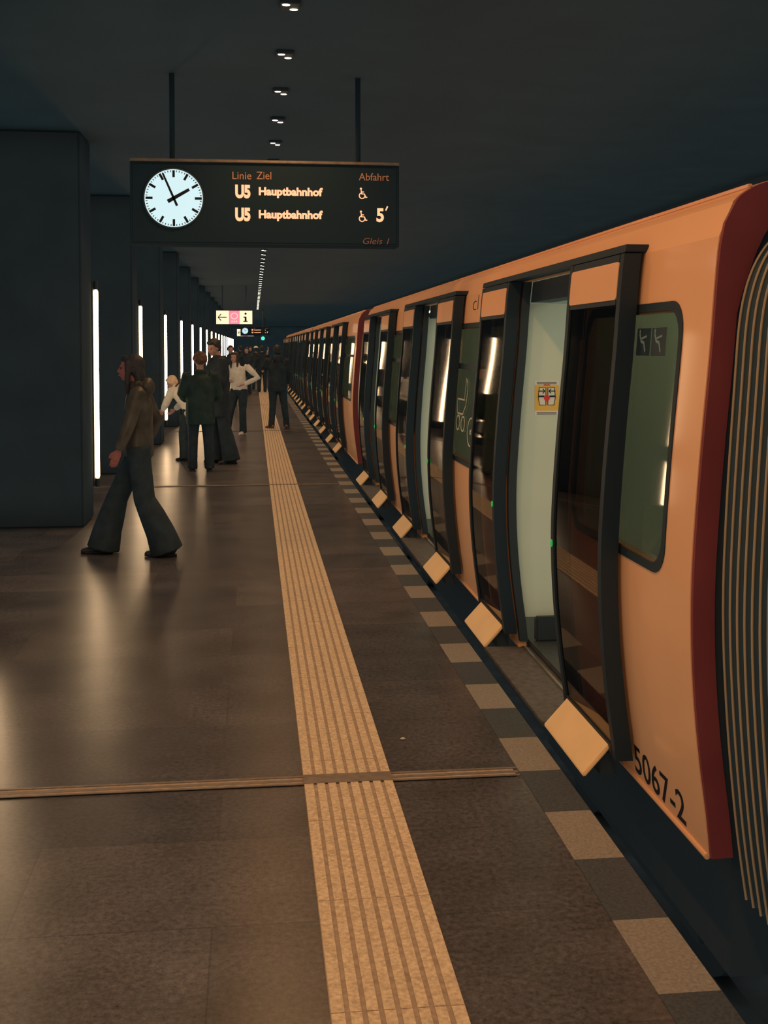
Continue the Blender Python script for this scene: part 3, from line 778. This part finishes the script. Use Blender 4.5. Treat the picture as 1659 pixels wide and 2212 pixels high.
    if long_hair:
        loft(b, [h(0, -.05, .03), h(0, -.075, -.06), h(0, -.085, -.16), h(0, -.07, -.26)], [(.085, .06), (.090, .055), (.085, .04), (.06, .022)], 14)
        for s in (-1, 1): loft(b, [h(s*.070, .025, .06), h(s*.082, .015, -.04), h(s*.080, .02, -.14), h(s*.07, .02, -.22)], [.020, .024, .024, .012], 10)
    ho = obj('hair', b, hair, r, True); remesh(ho, .010, 1)
    if cap:
        b = B(); ball(b, h(0, -.012, .075), .092, .105, .068, 18, HR); loft(b, [h(0, .08, .06), h(0, .15, .045)], [(.07, .008), (.055, .005)], 12); obj('cap', b, cap, r, True)
    # coat
    b = B(); k = bulk; ax = pe-ch
    bot = pe + (V3(0, 0, coat_len)-V3(0, 0, .96)) if coat_len < .96 else pe
    loft(b, [p['neck']+V3(0, 0, .025), p['neck']-V3(0, 0, .03), ch+(p['neck']-ch)*.55, ch, (ch+pe)/2, pe, pe.lerp(bot, .6), bot],
         [(.066, .062), (.085, .075), (.175*k, .105*k), (.185*k, .128*k), (.175*k, .125*k), (.182*k, .130*k), (.186*k, .135*k), (.175*k, .125*k)], 22)
    loft(b, [p['neck']+V3(0, -.01, .045), p['neck']+V3(0, -.005, .01), p['neck']-V3(0, 0, .03)], [(.075, .070), (.085, .08), (.09, .08)], 18)
    for s in ('r', 'l'):
        sg = 1 if s == 'r' else -1
        S0, E0, W0 = p['s'+s], p['e'+s], p['w'+s]
        loft(b, [S0-V3(sg*.05, 0, 0), S0, S0.lerp(E0, .5), E0, E0.lerp(W0, .5), W0-(W0-E0).normalized()*.01], [.072*k, .076*k, .068*k, .062*k, .056*k, .042*k], 14)
    if hood:
        ball(b, p['neck']+V3(0, -.09, .0), .11, .07, .085, 14); loft(b, [p['neck']+V3(x, .02-abs(x)*.5, .03) for x in (-.1, -.05, 0, .05, .1)], [.03]*5, 10)
    c = obj('jacket', b, coat, r, True); remesh(c, .013, 2)
    # trousers
    b = B()
    loft(b, [pe+V3(0, 0, .06), pe, pe-V3(0, 0, .08), pe-V3(0, 0, .13)], [(.155, .11), (.168, .125), (.165, .125), (.10, .09)], 18)
    for s in ('r', 'l'):
        Hh, K, A = p['h'+s], p['k'+s], p['a'+s]
        loft(b, [Hh+V3(0, 0, .02), Hh.lerp(K, .3), K, K.lerp(A, .35), K.lerp(A, .7), A+V3(0, 0, -.045)], [.105, .098, .074+.02*flare, .07+.042*flare, .066+.06*flare, .068+.078*flare], 16)
    t = obj('trousers', b, legs, r, True); remesh(t, .013, 2)
    for s in ('r', 'l'):
        A = p['a'+s]; f = p['f'+s]; b = B(); d = V3(math.sin(f)*-1, math.cos(f), 0)
        z0 = A.z-.085; u = lambda q, z: A + d*q + V3(0, 0, z0+z-A.z)
        loft(b, [u(-.075, .035), u(-.06, .045), u(0, .05), u(.07, .040), u(.13, .030), u(.175, .024), u(.19, .018)], [(.020, .03), (.034, .042), (.038, .048), (.042, .038), (.046, .028), (.036, .022), (.015, .012)], 14, d.cross(V3(0, 0, 1)))
        loft(b, [u(0, .06), u(-.01, .13)], [.040, .042], 12)
        o = obj('shoe', b, shoe, r, True)
        q = B(); loft(q, [u(-.082, .010), u(-.06, .010), u(.03, .010), u(.13, .010), u(.192, .012)], [(.020, .010), (.038, .010), (.040, .010), (.048, .010), (.020, .010)], 14, d.cross(V3(0, 0, 1))); obj('sole', q, 'black' if shoe != 'shoew' else 'shoew', o, True)
    if pack:
        b = B(); q = ch+V3(0, -.20, -.02); ball(b, q, .15, .10, .21, 16); ball(b, q+V3(0, -.07, -.07), .10, .06, .09, 12)
        for s in (-1, 1): loft(b, [ch+V3(s*.10, -.14, .14), ch+V3(s*.11, -.02, .20), ch+V3(s*.115, .13, .08), ch+V3(s*.12, .10, -.10), ch+V3(s*.11, -.12, -.16)], [.016]*5, 8)
        o = obj('backpack', b, pack, r, True); remesh(o, .012, 1)
    return r
def W2(px, Y): return at(px, 748, Y).x
# the walker, facing left
person((W2(299, 9.5), 9.5, 0), PI/2, 'person in a brown leather jacket and wide dark trousers striding left past the light tubes', .945,
       dict(kr=(.09, .20, .50), ar=(.10, .33, .085), kl=(-.10, -.05, .50), al=(-.10, -.24, .085), er=(.25, -.13, 1.16), wr=(.24, -.02, .93), el=(-.25, .06, 1.16), wl=(-.24, .15, .93), head=(0, .07, 1.63), neck=(0, .02, 1.47), chest=(0, .0, 1.30)),
       coat='leather', flare=1.0, bulk=.95, long_hair=True, skin='skinred', hood=True, coat_len=.86, vox=.007)
person((W2(432, 15.8), 15.8, 0), .12, 'person with curly hair seen from behind in a dark green coat, front of the group', .93,
       dict(kr=(.11, .0, .5), ar=(.13, -.02, .085), kl=(-.11, .02, .5), al=(-.12, .02, .085), er=(.27, .02, 1.15), wr=(.22, .2, 1.05), el=(-.27, .02, 1.15), wl=(-.2, .2, 1.05)),
       coat='coatg', hair='hairbrown', curly=True, bulk=1.18, coat_len=.70, flare=.1)
person((W2(470, 16.9), 16.9, 0), PI*.62, 'tall person in black looking down left, standing at the right of the group', 1.05,
       dict(kr=(.10, .04, .5), ar=(.11, -.02, .085), kl=(-.13, -.05, .5), al=(-.20, -.12, .085), er=(.26, .05, 1.16), wr=(.14, .24, 1.10), el=(-.26, .05, 1.16), wl=(-.14, .24, 1.08), head=(0, .06, 1.625)),
       coat='coat', flare=.8, bulk=1.22, coat_len=.66, head_tilt=(-.35, 0), head_turn=.45, skin='skin')
person((W2(404, 17.3), 17.3, 0), PI*.3, 'blond person bending forward in a cream hooded jacket with a dark backpack', .86,
       dict(pelvis=(0, -.10, .92), chest=(0, .12, 1.16), neck=(0, .24, 1.28), head=(0, .35, 1.36), sr=(.17, .20, 1.24), sl=(-.17, .20, 1.24), er=(.22, .30, 1.0), wr=(.16, .42, .88), el=(-.22, .30, 1.0), wl=(-.16, .42, .88), hr=(.09, -.10, .90), hl=(-.09, -.10, .90)),
       coat='white', hair='hairblond', hood=True, head_tilt=(-.6, 0), bulk=1.05, pack='coat', flare=.3, long_hair=False)
person((W2(516, 22.3), 22.3, 0), PI*.86, 'woman in a short cream jacket leaning with one elbow out, facing the viewer', .93,
       dict(kr=(.09, .04, .5), ar=(.10, .0, .085), kl=(-.12, .03, .5), al=(-.03, .02, .085), er=(.28, .10, 1.22), wr=(.12, .22, 1.16), el=(-.44, .0, 1.18), wl=(-.20, .16, 1.12), chest=(.03, .03, 1.30), neck=(.05, .05, 1.47), head=(.06, .09, 1.62), kr_=0) if False else
       dict(kl=(-.09, .02, .5), al=(-.09, .0, .085), kr=(.17, .06, .5), ar=(.26, .04, .085), er=(.26, .08, 1.2), wr=(.10, .22, 1.14), el=(-.43, -.02, 1.20), wl=(-.17, .14, 1.06), chest=(.02, .03, 1.30), neck=(.05, .05, 1.47), head=(.06, .09, 1.62)),
       coat='white', shoe='shoew', long_hair=True, bulk=.95, coat_len=.93, flare=.15)
person((W2(599, 23.9), 23.9, 0), .1, 'person in black seen from behind beside the train, one hand raised to the head', 1.0,
       dict(kr=(.14, .0, .5), ar=(.19, -.02, .085), kl=(-.10, .0, .5), al=(-.13, .0, .085), el=(-.30, .08, 1.20), wl=(-.20, .10, 1.56), er=(.28, .0, 1.16), wr=(.24, .1, .93), fl=.5, fr=-.3),
       coat='coat', shoe='shoer', bulk=1.12, coat_len=.78, hood=True)
far = [(498, 33.0, 3.3, 1.0, 'dark-haired person in black standing behind the tall one, far left of the guide strip', dict()),
       (553, 46.0, .2, .98, 'distant person in a pale cap standing in the middle of the platform', dict(cap='cap')),
       (533, 41.0, 2.8, .97, 'distant person in dark clothes right of the woman in cream', dict()),
       (566, 43.0, 0, 1.0, 'distant person in dark clothes left of the person by the train', dict()),
       (519, 52.0, .3, 1.0, 'distant dark person below the small far sign', dict()),
       (541, 57.0, 3, .98, 'farthest dark person at the end of the platform', dict())]
for px, Y, rz, s, lb, k in far:
    person((W2(px, Y), Y, 0), rz, lb, s, vox=.018, bulk=1.1, coat='coat', **k)
